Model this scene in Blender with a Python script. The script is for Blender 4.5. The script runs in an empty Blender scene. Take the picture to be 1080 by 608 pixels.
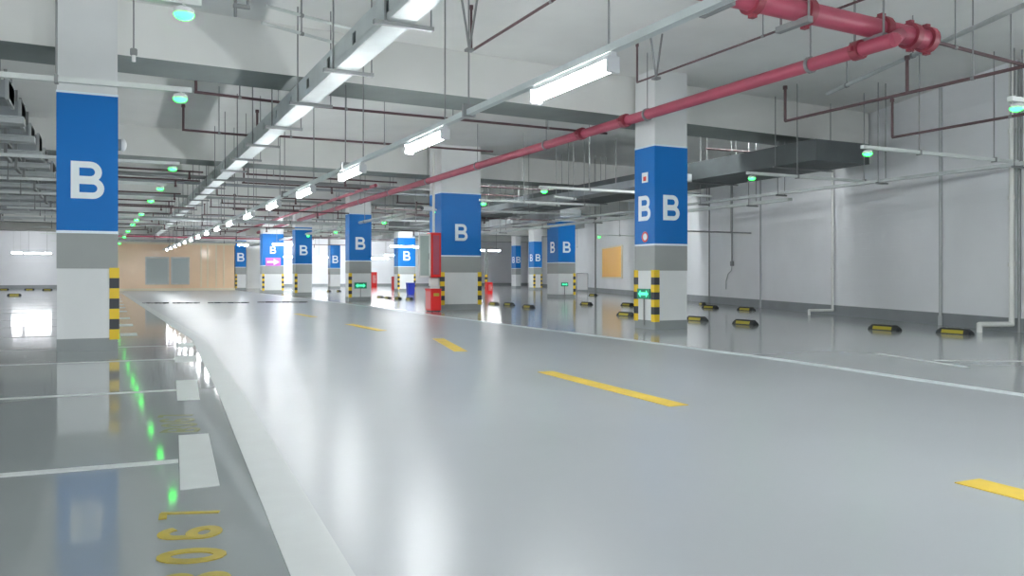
import bpy, math, random
from mathutils import Vector, Matrix
random.seed(7)
C = bpy.context.scene.collection
PI = math.pi

# ------------------------------------------------------------------ camera frame
F = 860.0; HX, HY = 540.0, 291.0
CH = 0.85                                   # camera height
TH = math.atan((540-117)/F)                 # lane runs 26 degrees left of the view axis
FW = Vector((math.sin(TH), math.cos(TH), 0)); RT = Vector((math.cos(TH), -math.sin(TH), 0))
def ray(x, y):
    return FW + RT*((x-HX)/F) + Vector((0, 0, (HY-y)/F))
def at(x, y, Z=0.0):
    r = ray(x, y); t = (Z-CH)/r.z
    return Vector((0, 0, CH)) + r*t
def atz(x, y, z):                           # point at depth z
    return Vector((0, 0, CH)) + ray(x, y)*z

# ------------------------------------------------------------------ materials
M = {}
def mat(name, col, rough=0.5, metal=0.0, emit=None, es=0.0, spec=0.5):
    m = bpy.data.materials.new(name); m.use_nodes = True
    b = m.node_tree.nodes['Principled BSDF']
    b.inputs['Base Color'].default_value = (*col, 1); b.inputs['Roughness'].default_value = rough
    b.inputs['Metallic'].default_value = metal; b.inputs['Specular IOR Level'].default_value = spec
    if emit:
        b.inputs['Emission Color'].default_value = (*emit, 1); b.inputs['Emission Strength'].default_value = es
    M[name] = m; return m
def vary(m, scale=2.0, amt=0.12, bump=0.0, bscale=60, rough=None, stretch=(1, 1, 1)):
    nt = m.node_tree; b = nt.nodes['Principled BSDF']; L = nt.links
    tc = nt.nodes.new('ShaderNodeTexCoord'); mp = nt.nodes.new('ShaderNodeMapping'); mp.inputs['Scale'].default_value = stretch
    L.new(tc.outputs['Object'], mp.inputs['Vector'])
    n = nt.nodes.new('ShaderNodeTexNoise'); n.inputs['Scale'].default_value = scale; n.inputs['Detail'].default_value = 5
    L.new(mp.outputs['Vector'], n.inputs['Vector'])
    col = b.inputs['Base Color'].default_value[:]
    r = nt.nodes.new('ShaderNodeMapRange'); r.inputs['From Min'].default_value = .3; r.inputs['From Max'].default_value = .7
    r.inputs['To Min'].default_value = 1-amt; r.inputs['To Max'].default_value = 1+amt
    L.new(n.outputs['Fac'], r.inputs['Value'])
    mx = nt.nodes.new('ShaderNodeVectorMath'); mx.operation = 'SCALE'; mx.inputs[0].default_value = col[:3]
    L.new(r.outputs['Result'], mx.inputs['Scale']); L.new(mx.outputs['Vector'], b.inputs['Base Color'])
    if rough:
        rr = nt.nodes.new('ShaderNodeMapRange'); rr.inputs['From Min'].default_value = .3; rr.inputs['From Max'].default_value = .7
        rr.inputs['To Min'].default_value = rough[0]; rr.inputs['To Max'].default_value = rough[1]
        L.new(n.outputs['Fac'], rr.inputs['Value']); L.new(rr.outputs['Result'], b.inputs['Roughness'])
    if bump:
        n2 = nt.nodes.new('ShaderNodeTexNoise'); n2.inputs['Scale'].default_value = bscale; n2.inputs['Detail'].default_value = 3
        L.new(tc.outputs['Object'], n2.inputs['Vector'])
        bp = nt.nodes.new('ShaderNodeBump'); bp.inputs['Strength'].default_value = bump; bp.inputs['Distance'].default_value = .01
        L.new(n2.outputs['Fac'], bp.inputs['Height']); L.new(bp.outputs['Normal'], b.inputs['Normal'])
    return m
vary(mat('lane_epoxy', (.42, .445, .465), .29, spec=.55), .7, .04)
vary(mat('bay_epoxy', (.30, .325, .33), .07), .5, .05)
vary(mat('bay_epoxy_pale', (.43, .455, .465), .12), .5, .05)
vary(mat('line_white', (.60, .625, .62), .4), 6, .06, rough=(.3, .45))
vary(mat('line_yellow', (.85, .60, .07), .4), 6, .08)
vary(mat('stencil_yellow', (.42, .32, .03), .4), 8, .22)
vary(mat('faint_stencil', (.26, .265, .14), .25), 6, .15)
vary(mat('ceiling_paint', (.74, .75, .73), .85), .6, .07)
vary(mat('beam_paint', (.76, .77, .745), .8), .7, .06)
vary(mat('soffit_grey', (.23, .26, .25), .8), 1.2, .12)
vary(mat('wall_paint', (.80, .815, .835), .75), .5, .06)
vary(mat('far_wall', (.70, .71, .74), .7), .4, .06)
vary(mat('skirt_grey', (.24, .26, .27), .6), 1.5, .1)
vary(mat('column_white', (.70, .72, .72), .5), 1.3, .05)
vary(mat('column_grey', (.31, .33, .32), .5), 1.5, .06)
vary(mat('column_base', (.26, .285, .285), .4), 1.5, .06)
vary(mat('blue_paint', (.0, .155, .50), .45, spec=.3), .9, .06)
vary(mat('letter_white', (.80, .86, .88), .4), 5, .04)
mat('stripe_white', (.75, .85, .92), .4)
mat('guard_yellow', (.80, .55, .02), .4); mat('guard_black', (.035, .04, .05), .45)
vary(mat('galvanised', (.50, .53, .53), .42, .55), 4, .12)
vary(mat('tray_steel', (.62, .67, .67), .45, .25), 3, .08)
vary(mat('duct_steel', (.36, .385, .40), .45, .5), 1.5, .18)
vary(mat('dark_duct', (.10, .115, .12), .6), 2, .15)
mat('rod_steel', (.27, .28, .28), .5, .4)
vary(mat('conduit_white', (.64, .68, .66), .5), 5, .05)
vary(mat('pipe_red', (.40, .07, .115), .42), 3, .1)
vary(mat('pipe_grip', (.27, .04, .06), .45), 3, .1)
vary(mat('sprinkler_red', (.10, .055, .06), .5), 3, .15)
mat('tube_light', (1, 1, 1), .5, 0, (.95, .98, 1.0), 46)
mat('green_lens', (.1, .8, .4), .3, 0, (.012, 1.0, .04), 8)
mat('sign_glow', (.1, .8, .5), .3, 0, (.08, 1.0, .42), .55)
mat('sign_green', (.02, .28, .16), .4)
mat('black_rubber', (.025, .028, .03), .6)
mat('stop_yellow', (.45, .37, .03), .5)
vary(mat('lobby_orange', (.84, .62, .42), .12), .6, .06)
mat('cream', (.75, .68, .52), .4); mat('door_grey', (.40, .45, .44), .3)
mat('box_red', (.75, .02, .02), .35); mat('box_pink', (.70, .22, .22), .4)
vary(mat('panel_glass', (.42, .50, .47), .12), 3, .05)
mat('frame_white', (.78, .78, .76), .4); mat('bin_blue', (.03, .06, .55), .4)
mat('orange_board', (.92, .48, .06), .5); mat('pink_ink', (.58, .16, .58), .4)
mat('pvc', (.68, .69, .66), .4); mat('seam', (.45, .47, .48), .7)
mat('lamp_case', (.60, .62, .64), .5); mat('red_ink', (.72, .08, .06), .4)
# painted block wall: faint courses in the bump
def blocks(m, s=.45):
    nt = m.node_tree; b = nt.nodes['Principled BSDF']; tc = nt.nodes.new('ShaderNodeTexCoord')
    mp = nt.nodes.new('ShaderNodeMapping'); mp.inputs['Rotation'].default_value = (PI/2, 0, 0)
    br = nt.nodes.new('ShaderNodeTexBrick'); br.inputs['Scale'].default_value = 1.6; br.inputs['Mortar Size'].default_value = .012
    nt.links.new(tc.outputs['Object'], mp.inputs['Vector']); nt.links.new(mp.outputs['Vector'], br.inputs['Vector'])
    bp = nt.nodes.new('ShaderNodeBump'); bp.inputs['Strength'].default_value = .25; bp.inputs['Distance'].default_value = .01; bp.invert = True
    nt.links.new(br.outputs['Fac'], bp.inputs['Height']); nt.links.new(bp.outputs['Normal'], b.inputs['Normal'])
blocks(M['wall_paint'])

# ------------------------------------------------------------------ mesh builder
class MB:
    def __init__(s): s.v = []; s.f = []; s.m = []; s.sm = []
    def add(s, vs, fs, mi=0, smooth=False):
        o = len(s.v); s.v += [tuple(v) for v in vs]; s.f += [tuple(i+o for i in f) for f in fs]
        s.m += [mi]*len(fs); s.sm += [smooth]*len(fs); return s
    def box(s, c, size, rz=0, mi=0, bev=0):
        c = Vector(c); hx, hy, hz = [a/2 for a in size]; R = Matrix.Rotation(rz, 3, 'Z')
        if bev <= 0:
            vs = [c+R@Vector((x, y, z)) for z in (-hz, hz) for x, y in ((-hx, -hy), (hx, -hy), (hx, hy), (-hx, hy))]
            return s.add(vs, [(3, 2, 1, 0), (4, 5, 6, 7), (0, 1, 5, 4), (1, 2, 6, 5), (2, 3, 7, 6), (3, 0, 4, 7)], mi)
        rings = []
        for z, k in ((-hz, bev), (-hz+bev, 0), (hz-bev, 0), (hz, bev)):
            x, y = hx-k, hy-k; q = bev if k == 0 else bev*.4
            rings.append([c+R@Vector(p) for p in ((-x+q, -y, z), (x-q, -y, z), (x, -y+q, z), (x, y-q, z), (x-q, y, z), (-x+q, y, z), (-x, y-q, z), (-x, -y+q, z))])
        vs = sum(rings, []); fs = [tuple(range(7, -1, -1)), tuple(range(24, 32))]
        for a in range(3):
            for i in range(8): fs.append((a*8+i, a*8+(i+1) % 8, a*8+8+(i+1) % 8, a*8+8+i))
        return s.add(vs, fs, mi)
    def tube(s, a, b, r, n=10, mi=0, r2=None):
        a = Vector(a); b = Vector(b); d = (b-a).normalized(); r2 = r if r2 is None else r2
        u = d.cross(Vector((0, 0, 1)));
        if u.length < .01: u = Vector((1, 0, 0))
        u.normalize(); w = d.cross(u)
        ra = [a+(u*math.cos(2*PI*i/n)+w*math.sin(2*PI*i/n))*r for i in range(n)]
        rb = [b+(u*math.cos(2*PI*i/n)+w*math.sin(2*PI*i/n))*r2 for i in range(n)]
        s.add(ra+rb, [(i, i+n, (i+1) % n+n, (i+1) % n) for i in range(n)], mi, True)
        return s.add(ra+rb, [tuple(range(n)), tuple(range(2*n-1, n-1, -1))], mi)
    def path(s, pts, r, n=8, mi=0):
        for i in range(len(pts)-1): s.tube(pts[i], pts[i+1], r, n, mi)
        for p in pts[1:-1]: s.ball(p, r*1.02, n, 5, mi)
        return s
    def ball(s, c, r, n=10, k=6, mi=0, sz=1.0):
        c = Vector(c); vs = [c+Vector((0, 0, -r*sz))]
        for j in range(1, k):
            p = -PI/2+PI*j/k
            vs += [c+Vector((r*math.cos(p)*math.cos(2*PI*i/n), r*math.cos(p)*math.sin(2*PI*i/n), r*sz*math.sin(p))) for i in range(n)]
        vs.append(c+Vector((0, 0, r*sz))); fs = [(0, 1+(i+1) % n, 1+i) for i in range(n)]
        for j in range(k-2):
            for i in range(n): fs.append((1+j*n+i, 1+j*n+(i+1) % n, 1+(j+1)*n+(i+1) % n, 1+(j+1)*n+i))
        e = len(vs)-1; fs += [(e, 1+(k-2)*n+i, 1+(k-2)*n+(i+1) % n) for i in range(n)]
        return s.add(vs, fs, mi, True)
    def prism(s, pts, z0, z1, mi=0):                # polygon in plan, extruded up
        n = len(pts); ar = sum(pts[i][0]*pts[(i+1) % n][1]-pts[(i+1) % n][0]*pts[i][1] for i in range(n))
        if ar < 0: pts = pts[::-1]
        vs = [(p[0], p[1], z0) for p in pts]+[(p[0], p[1], z1) for p in pts]
        fs = [tuple(range(n-1, -1, -1)), tuple(range(n, 2*n))]+[(i, (i+1) % n, n+(i+1) % n, n+i) for i in range(n)]
        return s.add(vs, fs, mi)
    def slab(s, o, U, V, W, poly, t, mi=0):         # polygon in the plane (o; U, V), thickness t along W
        n = len(poly); b0 = [o+U*p[0]+V*p[1] for p in poly]; b1 = [p+W*t for p in b0]
        return s.add(b0+b1, [tuple(range(n-1, -1, -1)), tuple(range(n, 2*n))]+[(i, (i+1) % n, n+(i+1) % n, n+i) for i in range(n)], mi)
    def strip(s, o, U, V, W, pts, w, t, closed=False, mi=0):      # ribbon of width w along pts, in the plane (o; U, V)
        n = len(pts); L = []; R = []
        for i in range(n):
            p = Vector(pts[i]); a = Vector(pts[i-1]) if (i or closed) else None; b = Vector(pts[(i+1) % n]) if (i < n-1 or closed) else None
            d1 = (p-a).normalized() if a is not None else (b-p).normalized(); d2 = (b-p).normalized() if b is not None else d1
            d = (d1+d2); d = d.normalized() if d.length > .01 else d1
            k = w/2/max(.4, d.dot(d1)); q = Vector((-d.y, d.x))
            L.append(p+q*k); R.append(p-q*k)
        vs = []
        for l, r in zip(L, R):
            for h in (0, t): vs += [o+U*l.x+V*l.y+W*h, o+U*r.x+V*r.y+W*h]
        fs = []
        for i in range(n if closed else n-1):
            a = 4*i; b = 4*((i+1) % n)
            fs += [(a+2, a+3, b+3, b+2), (a, b, b+1, a+1), (a, a+2, b+2, b), (a+1, b+1, b+3, a+3)]
        if not closed: fs += [(0, 1, 3, 2), (4*n-4, 4*n-2, 4*n-1, 4*n-3)]
        return s.add(vs, fs, mi)
    def build(s, name, mats, parent=None, org=None):
        if isinstance(mats, str): mats = [mats]
        inv = Vector((0, 0, 0))
        if org is not None: inv = Vector(org)
        me = bpy.data.meshes.new(name); me.from_pydata([tuple(Vector(v)-inv) for v in s.v], [], s.f)
        for m in mats: me.materials.append(M[m])
        me.polygons.foreach_set('material_index', s.m); me.polygons.foreach_set('use_smooth', s.sm)
        me.update()
        import bmesh
        bm = bmesh.new(); bm.from_mesh(me); bmesh.ops.recalc_face_normals(bm, faces=bm.faces[:]); bm.to_mesh(me); bm.free()
        o = bpy.data.objects.new(name, me); C.objects.link(o)
        if org is not None: o.location = inv
        if parent is not None: o.parent = parent
        return o
def tag(o, label=None, cat=None, group=None, kind=None):
    if label: o['label'] = label
    if cat: o['category'] = cat
    if group: o['group'] = group
    if kind: o['kind'] = kind
    return o
def empty(name, loc, label, cat, group=None, rz=0):
    o = bpy.data.objects.new(name, None); o.empty_display_size = .1; C.objects.link(o)
    o.location = loc; o.rotation_euler.z = rz; return tag(o, label, cat, group)
def copy_tree(o, parent=None):
    c = o.copy(); C.objects.link(c)
    if parent is not None: c.parent = parent
    for ch in [x for x in C.objects if x.parent == o]: copy_tree(ch, c)
    return c
ORD = ['nearest', 'second', 'third', 'fourth', 'fifth', 'sixth', 'seventh', 'eighth', 'ninth', 'tenth', 'eleventh', 'twelfth', 'thirteenth', 'fourteenth', 'fifteenth', 'sixteenth', 'seventeenth', 'eighteenth']
X1 = Vector((1, 0, 0)); Y1 = Vector((0, 1, 0)); Z1 = Vector((0, 0, 1))

# ------------------------------------------------------------------ the setting
SL = 4.1                                     # slab underside
Wa = at(1060, 349.5); Wb = at(634, 308.6); WD = (Wb-Wa).normalized(); WN = Vector((-WD.y, WD.x, 0))   # right wall line, WN faces the lane
def on_wall(x, y, off=0.0):
    r = ray(x, y); t = ((Wa+WN*off-Vector((0, 0, CH))).dot(WN))/r.dot(WN)
    return Vector((0, 0, CH))+r*t
def wall_x(Y, off=0): t = (Y-Wa.y)/WD.y; return Wa.x+WD.x*t
YB, YF, XL = 64.0, -9.0, -26.0
XRF, XRB = wall_x(YF), wall_x(YB)
_a, _b = at(340.5, 608), at(240, 410)
llf = [tuple((_a-(_b-_a)*((_a.y+9)/(_b.y-_a.y)))[:2]), tuple(_a[:2]), (1.05, 11.6), (.62, 38.5), (.5, YB)]      # edge between left bays and lane
rlf = [(5.75, -9), (5.88, 3.6), (6.15, 8.6), (6.28, 15.9), (6.5, 20.8), (6.6, YB)]  # edge between lane and right bays
fl = MB()
def quad_floor(pl, mi): fl.prism(pl, -.12, 0, mi)
quad_floor([(XL, YF), llf[0]]+llf[1:]+[(XL, YB)], 1)
quad_floor(llf+rlf[::-1], 0)
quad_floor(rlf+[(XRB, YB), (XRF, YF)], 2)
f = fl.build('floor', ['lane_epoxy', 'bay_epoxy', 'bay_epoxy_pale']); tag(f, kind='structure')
bpy.context.view_layer.update()
o = MB().prism([(XL, YF), (XRF, YF), (XRB, YB), (XL, YB)], SL, SL+.25).build('ceiling', 'ceiling_paint'); tag(o, kind='structure')
def wall(name, a, b, h, m, t=.2, base=None, z0=0):
    a = Vector(a).to_3d(); b = Vector(b).to_3d(); d = (b-a); n = Vector((-d.y, d.x, 0)).normalized()
    L = d.length; ang = math.atan2(d.y, d.x); mb = MB(); mb.box((L/2, -t/2, (h+z0)/2), (L, t, h-z0))
    o = mb.build(name, m); o.location = a; o.rotation_euler.z = ang; tag(o, kind='structure')
    if base:
        mb = MB(); mb.box((L/2, .012, .105), (L, .024, .21)); o = mb.build(base, 'skirt_grey'); o.location = a; o.rotation_euler.z = ang; tag(o, kind='structure')
wall('wall_right', (XRF, YF), (XRB, YB), SL, 'wall_paint', base='baseboard_right')
wall('wall_back', (XRB, YB), (XL, YB), SL, 'far_wall', base='baseboard_back')
wall('wall_left', (XL, YB), (XL, YF), SL, 'far_wall', base='baseboard_left')
# front wall left out behind the camera so world light brightens the inside

# ceiling beams: skewed slightly to the rows, one over each line of columns
bA = at(122, 56, 3.45); bB = at(900, 151, 3.45); bs = (bB.y-bA.y)/(bB.x-bA.x)
def beamY(X, k): return bA.y+.06+(X-bA.x)*bs+8.75*k
for k in range(-2, 6):
    xr = wall_x(beamY(12, k))+.3*0
    xr = min(xr+.9, XRB)
    y0, y1 = beamY(XL, k), beamY(xr, k); W = .92
    if y1 > YB-1: continue
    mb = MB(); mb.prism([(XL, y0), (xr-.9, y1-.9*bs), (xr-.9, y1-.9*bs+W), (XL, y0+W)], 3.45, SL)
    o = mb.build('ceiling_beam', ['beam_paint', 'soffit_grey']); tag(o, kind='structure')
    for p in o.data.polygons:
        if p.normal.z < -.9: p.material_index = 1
# secondary joists between them
for k in range(-1, 5):
    for q in (1/3, 2/3):
        y0, y1 = beamY(XL, k+q)+.3, beamY(12, k+q)+.3
        xr = wall_x(y1)-.1
        mb = MB(); mb.prism([(XL, y0), (xr, beamY(xr, k+q)+.3), (xr, beamY(xr, k+q)+.6), (XL, y0+.3)], 3.78, SL)
        if k >= 1: tag(mb.build('ceiling_joist', 'beam_paint'), kind='structure')

# ------------------------------------------------------------------ floor markings
def paint(name, poly, m, label, cat, group=None, z=.003):
    o = MB().prism([(p[0], p[1]) for p in poly], 0.0005, z).build(name, m); return tag(o, label, cat, group)
def polyline_paint(name, cl, w, m, label, cat, group=None):
    pts = [Vector((p[0], p[1])) for p in cl]
    o = MB().strip(Vector((0, 0, .0005)), X1, Y1, Z1, pts, w, .003).build(name, m); return tag(o, label, cat, group)
e1, e2 = at(309, 608), at(372, 608); e3, e4 = at(231, 415), at(242.6, 393.5)
k3 = (e3+(e3-e1).normalized()*0); cA = (e1+e2)/2; e4b = e2+(e4-e2)*((e3-e1).length/(e4-e2).length); cB = (e3+e4b)/2
w0 = .168; dd = (cB-cA)/(cB.y-cA.y)
near = cA-dd*5; c2 = Vector((1.05, 11.6, 0)); 
polyline_paint('lane_edge_line', [near, cA, cB, c2, Vector((.62, 38.5, 0)), Vector((.55, 44, 0))], w0, 'line_white', 'broad white lane edge line beside the left parking bays, running to the far wall', 'road marking')
rl = [at(1080, 417.3), at(820, 379.3), at(680.7, 361), at(560, 346), at(466.5, 334)]
rl = [rl[0]+(rl[0]-rl[1])*1.2]+rl+[Vector((6.35, 22, 0)), Vector((6.4, 40, 0))]
polyline_paint('lane_edge_line', rl, .13, 'letter_white', 'white lane edge line in front of the right-hand parking bays', 'road marking')
dashes = [((1020, 508), (1200, 570)), ((575, 392.5), (716, 428.5)), ((462, 357.5), (486, 371)), ((368, 342.2), (403, 349.2)), ((313, 331.3), (331, 334.7))]
dl = ['yellow centre dash cut off by the right edge of the photo', 'long yellow centre dash in the middle of the lane, second nearest', 'yellow centre dash lying in front of the red extinguisher box', 'thin yellow centre dash fourth from the camera', 'small farthest yellow centre dash in the lane']
for (a, b), l in zip(dashes, dl):
    A, B = at(*a), at(*b)
    if a[0] == 1020: B = A+Vector((-.09, -2.0, 0))
    d = (B-A).normalized(); n = Vector((-d.y, d.x, 0))*.075
    paint('yellow_dash', [A-n, A+n, B+n, B-n], 'line_yellow', l, 'road marking', z=.004)
# left bays: long thin line and a broad end block on each
U = Vector((-1, .062, 0)).normalized(); V = Vector((.062, 1, 0)).normalized()
bay = [(at(188, 487), .42), (at(186.3, 412), .42), (at(184.5, 379.2), .42), (at(185.5, 364.8), .42)]
ll = ['white T-shaped bay line nearest the camera, just behind the yellow bay number', 'white T-shaped bay line second from the camera at the left', 'thin white bay line in front of the big left column, third from camera', 'thin white bay line at the foot of the big left column']
for k in range(4):
    P, bl = bay[k]; w = .078
    t = empty('bay_line', P, ll[k], 'road marking', 'left bay lines')
    mb = MB(); mb.prism([tuple((U*s+V*q)[:2]) for s, q in ((0, -w/2), (7, -w/2), (7, w/2), (0, w/2))], .0005, .003); mb.build('long_stripe', 'line_white', t)
    mb = MB(); ww = .125 if k < 1 else .2
    if k == 0: pl = [at(188.4, 460), at(220, 458), at(231.8, 513), at(190, 517.8)]
    elif k == 1: pl = [at(185.5, 402), at(208, 401), at(210.7, 421.8), at(187, 423)]
    else: pl = [P+U*s+V*q for s, q in ((0, -.33), (-.2, -.33), (-.2, .33), (0, .33))]
    mb.prism([tuple((p-P)[:2]) for p in pl], .0005, .0035); mb.build('end_block', 'line_white', t)
for k, Y in enumerate((13.0, 15.5, 18.0, 21.5, 24.0, 26.5, 30, 33, 36)):
    P = Vector((.1, Y, 0)); t = empty('bay_line', P, 'thin white bay line beyond the big left column, %s of those behind it' % ORD[k], 'road marking', 'left bay lines')
    MB().box((-3.5, 0, .002), (7, .08, .003)).build('long_stripe', 'line_white', t); MB().box((.13, 0, .002), (.22, .6, .003)).build('end_block', 'line_white', t)
# right bays
P0, P1 = at(925, 373), at(1020, 388)
d = (P1-P0).normalized(); n = Vector((-d.y, d.x, 0))*.04
paint('bay_line', [P0-n, P0+n, P1+n, P1-n], 'line_white', 'short faint white bay mark slanting below the nearest wheel stops', 'road marking')
P0, P1 = at(985, 380.5), at(1180, 382.5); d = (P1-P0).normalized(); n = Vector((-d.y, d.x, 0))*.04
paint('bay_line', [P0-n, P0+n, P1+n, P1-n], 'line_white', 'thin white bay line running to the right edge of the photo', 'road marking')

# stencilled bay number B061, read from the left bays' side
def ell(cx, cy, rx, ry, a0=0, a1=360, n=20):
    return [(cx+rx*math.cos(math.radians(a0+(a1-a0)*i/n)), cy+ry*math.sin(math.radians(a0+(a1-a0)*i/n))) for i in range(n+1)]
def glyph(mb, ch, o, Ux, Vy, h, w, s, t):       # glyph box w x h with stroke s
    if ch == '1':
        mb.strip(o, Ux, Vy, Z1, [(w*.62, 0), (w*.62, h)], s, t); mb.strip(o, Ux, Vy, Z1, [(w*.62, h-s*.4), (w*.1, h*.86)], s*1.1, t*.9)
    elif ch == '0': mb.strip(o, Ux, Vy, Z1, ell(w/2, h/2, w/2-s/2, h/2-s/2)[:-1], s, t, True)
    elif ch == '6':
        mb.strip(o, Ux, Vy, Z1, ell(w/2, h*.28, w/2-s/2, h*.28-s/2)[:-1], s, t, True)
        mb.strip(o, Ux, Vy, Z1, [(s/2, h*.3), (s/2, h*.62)]+ell(w/2, h*.68, w/2-s/2, h*.32-s/2, 180, 30, 10), s, t*.9)
    elif ch == 'B':
        mb.strip(o, Ux, Vy, Z1, [(s/2, 0), (s/2, h)], s, t)
        for y0, y1, k in ((0, h*.53, 1), (h*.47, h, .92)):
            r = (y1-y0)/2-s/2; mb.strip(o, Ux, Vy, Z1, [(0, y0+s/2)]+ell(w*.45, (y0+y1)/2, w*.55*k-s/2, r, -90, 90, 10)+[(0, y1-s/2)], s, t*.9)
tl = at(161, 541); tr = at(224, 539)
num = empty('bay_number', at(200, 575), 'yellow stencilled B061 painted on the grey floor at the bottom left', 'stencil')
Vn = (tl-tr); hgt = Vn.length; Vn.normalize(); Un = Vector((Vn.y, -Vn.x, 0))      # glyph up points left, reading runs away from the camera
if Un.y < 0: Un = -Un
for ch, y in (('1', 548), ('6', 568.5), ('0', 594), ('B', 622)):
    base = at(224+(y-541)*.17, y); hh = hgt*(.98 if ch != 'B' else 1.0)
    mb = MB(); glyph(mb, ch, base-num.location+Z1*.0005, Un, Vn, hh, .135, .037 if ch != '1' else .024, .003)
    tag(mb.build('letter_b' if ch == 'B' else 'digit', 'stencil_yellow', num), 'yellow %s' % ch)
num = empty('bay_number', at(190, 443), 'faded yellow bay number smudged on the floor between the two nearest bay lines', 'stencil')
for i, ch in enumerate('B061'):
    mb = MB(); glyph(mb, ch, at(208, 456)-num.location+Vector((0, i*.17, .0005)), Un, Vn, hgt*.95, .125, .028, .002)
    mb.build('letter_b' if ch == 'B' else 'digit', 'faint_stencil', num)

# ------------------------------------------------------------------ columns
ZB, ZW, ZG, ZT = .14, .93, 1.335, 2.91
def B_outline(h):                              # bold sans B, origin at bottom left: outer contour drawn as strips
    return h
def big_B(mb, o, Uv, W, h, s=None):
    w = h*.80; s = s or h*.20; t = .006
    mb.slab(o, Uv, Z1, W, [(0, 0), (s, 0), (s, h), (0, h)], t)
    for y0, y1, k in ((0, h*.56, 1.0), (h*.44, h, .93)):
        ro = (y1-y0)/2; cx = w*k-ro; pts = [(s*.6, y0+s*.42)]+ell(cx, (y0+y1)/2, ro-s*.42, ro-s*.42, -90, 90, 12)+[(s*.6, y1-s*.42)]
        mb.strip(o, Uv, Z1, W, pts, s*.84, t*(.8 if k == 1.0 else .62))
def shell(mb, w, d, z0, z1, e):                # closed sleeve around the shaft
    mb.box((0, 0, (z0+z1)/2), (w+2*e, d+2*e, z1-z0))
def guard(c, px, py, sx, sy, z0=.12, z1=.94, n=7, s=.09):
    mb = MB(); h = (z1-z0)/n; t = .012
    for i in range(n):
        mi = 1 if i % 2 else 0; z = z0+h*(i+.5)
        mb.box((px-sx*(s/2)+sx*t, py+sy*t/2, z), (s+t, t, h), mi=mi); mb.box((px+sx*t/2, py-sy*(s/2)+sy*t/2, z), (t, s, h), mi=mi)
    mb.build('corner_guard', ['guard_yellow', 'guard_black'], c)
def column(front_left, w, d, label, side=None, front=True, guards=('fr',), rz=0, B=.38, fx=.5, shaft_top=3.45, name='column', sz=.0, grp='blue banded columns'):
    # front_left: world point of the front-left corner foot (front faces -Y)
    c = empty(name, (front_left.x+w/2, front_left.y+d/2, 0), label, 'column', grp)
    mb = MB(); mb.box((0, 0, SL/2), (w, d, SL)); mb.build('shaft', 'column_white', c)
    mb = MB(); shell(mb, w, d, 0, ZB, .004); mb.build('base_band', 'column_base', c)
    mb = MB(); shell(mb, w, d, ZW, ZG, .004); mb.build('grey_band', 'column_grey', c)
    mb = MB(); shell(mb, w, d, ZG+.002, ZT, .006); mb.build('blue_band', 'blue_paint', c)
    mb = MB(); shell(mb, w, d, ZG-.008, ZG+.022, .009); shell(mb, w, d, ZT-.012, ZT+.012, .009); mb.build('edge_stripes', 'stripe_white', c)
    if front:
        mb = MB(); big_B(mb, Vector((-B*.4+(fx-.5)*w, -d/2-.006, 1.93-B/2)), X1, -Y1, B); tag(mb.build('letter_b', 'letter_white', c), 'white letter B')
    if side:
        mb = MB(); big_B(mb, Vector((-w/2-.006, B*.4, 1.93-B/2)), -Y1, -X1, B); tag(mb.build('letter_b', 'letter_white', c), 'white letter B')
    for g in guards:
        sx = -1 if 'l' in g else 1; sy = -1 if 'f' in g else 1; guard(c, sx*w/2, sy*d/2, sx, sy)
    return c
def plan(p): return Vector((p.x, p.y, 0))
def col_px(xl, xr, ycon, xs=None, dflt=.6):
    """front face spans xl..xr with its left foot at ycon, side face starts at xs"""
    A = at(xl, ycon); r = ray(xr, 300); Xr = r.x/r.y*A.y; w = Xr-A.x
    d = dflt
    if xs is not None:
        r = ray(xs, 300); d = A.x/(r.x/r.y)-A.y
    return A, w, d
A, w, d = col_px(60, 124, 371.5)
big = column(A, w, .6, 'nearest white column at the left with blue band and a big letter B', guards=('fr',), B=.42)
# the guard on the big column has a broad face
A, w, d = col_px(690.6, 724.5, 348, 670)
colR = column(A, w, d, 'white and blue column at the right centre with B on two faces', side=True, guards=('fl', 'bl'), B=.40)
A, w, d = col_px(465.5, 507, 327.3, 453.5)
colC = column(A, w, d, 'wide blue banded column beside the red hydrant cabinet and extinguisher box', guards=('fl', 'fr'), B=.42)
A, w, d = col_px(368.5, 391.5, 318, 364.5)
colD = column(A, w, min(d, .9), 'blue banded column with a green arrow sign near its foot', guards=('fl',), B=.42)
A, w, d = col_px(311.5, 329, 312.2, 308.5)
colE = column(A, w, min(d, .9), 'blue banded column between the arrow-sign column and the pink arrow column', guards=('fl',), B=.42)
A, w, d = col_px(277, 299, 309.4)
colF = column(A, w, .7, 'wide blue column carrying a small B above a pink arrow sign', front=False, guards=('fl', 'fr'))
A, w, d = col_px(248.5, 259.5, 306.4)
column(A, w, .7, 'narrow far blue column standing at the right end of the tan lobby wall', guards=('fl',), B=.5)
A, w, d = col_px(348.5, 358.8, 304.6)
column(A, w, .7, 'small far blue column seen between the two arrow sign columns', guards=(), B=.5)
A, w, d = col_px(420, 438, 307.6)
column(A, w, .7, 'far blue column behind the small blue bin', guards=('fl', 'fr'), B=.5)
A, w, d = col_px(588.8, 606.5, 314.8, 577.3)
colJ = column(A, w, min(d, 1.2), 'blue column with B on two faces, second in the row behind right', side=True, guards=('fr',), B=.42)
A, w, d = col_px(563.3, 571.5, 306, 557.6)
column(A, w, min(d, 1.2), 'far blue column with B, third in the right-hand row', side=True, guards=('fl', 'fr'), B=.42)
A, w, d = col_px(544, 549.3, 304.2, 539.5)
column(A, w, min(d, 1.2), 'farthest slim blue column at the end of the right-hand row', side=True, guards=(), B=.42)

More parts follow.
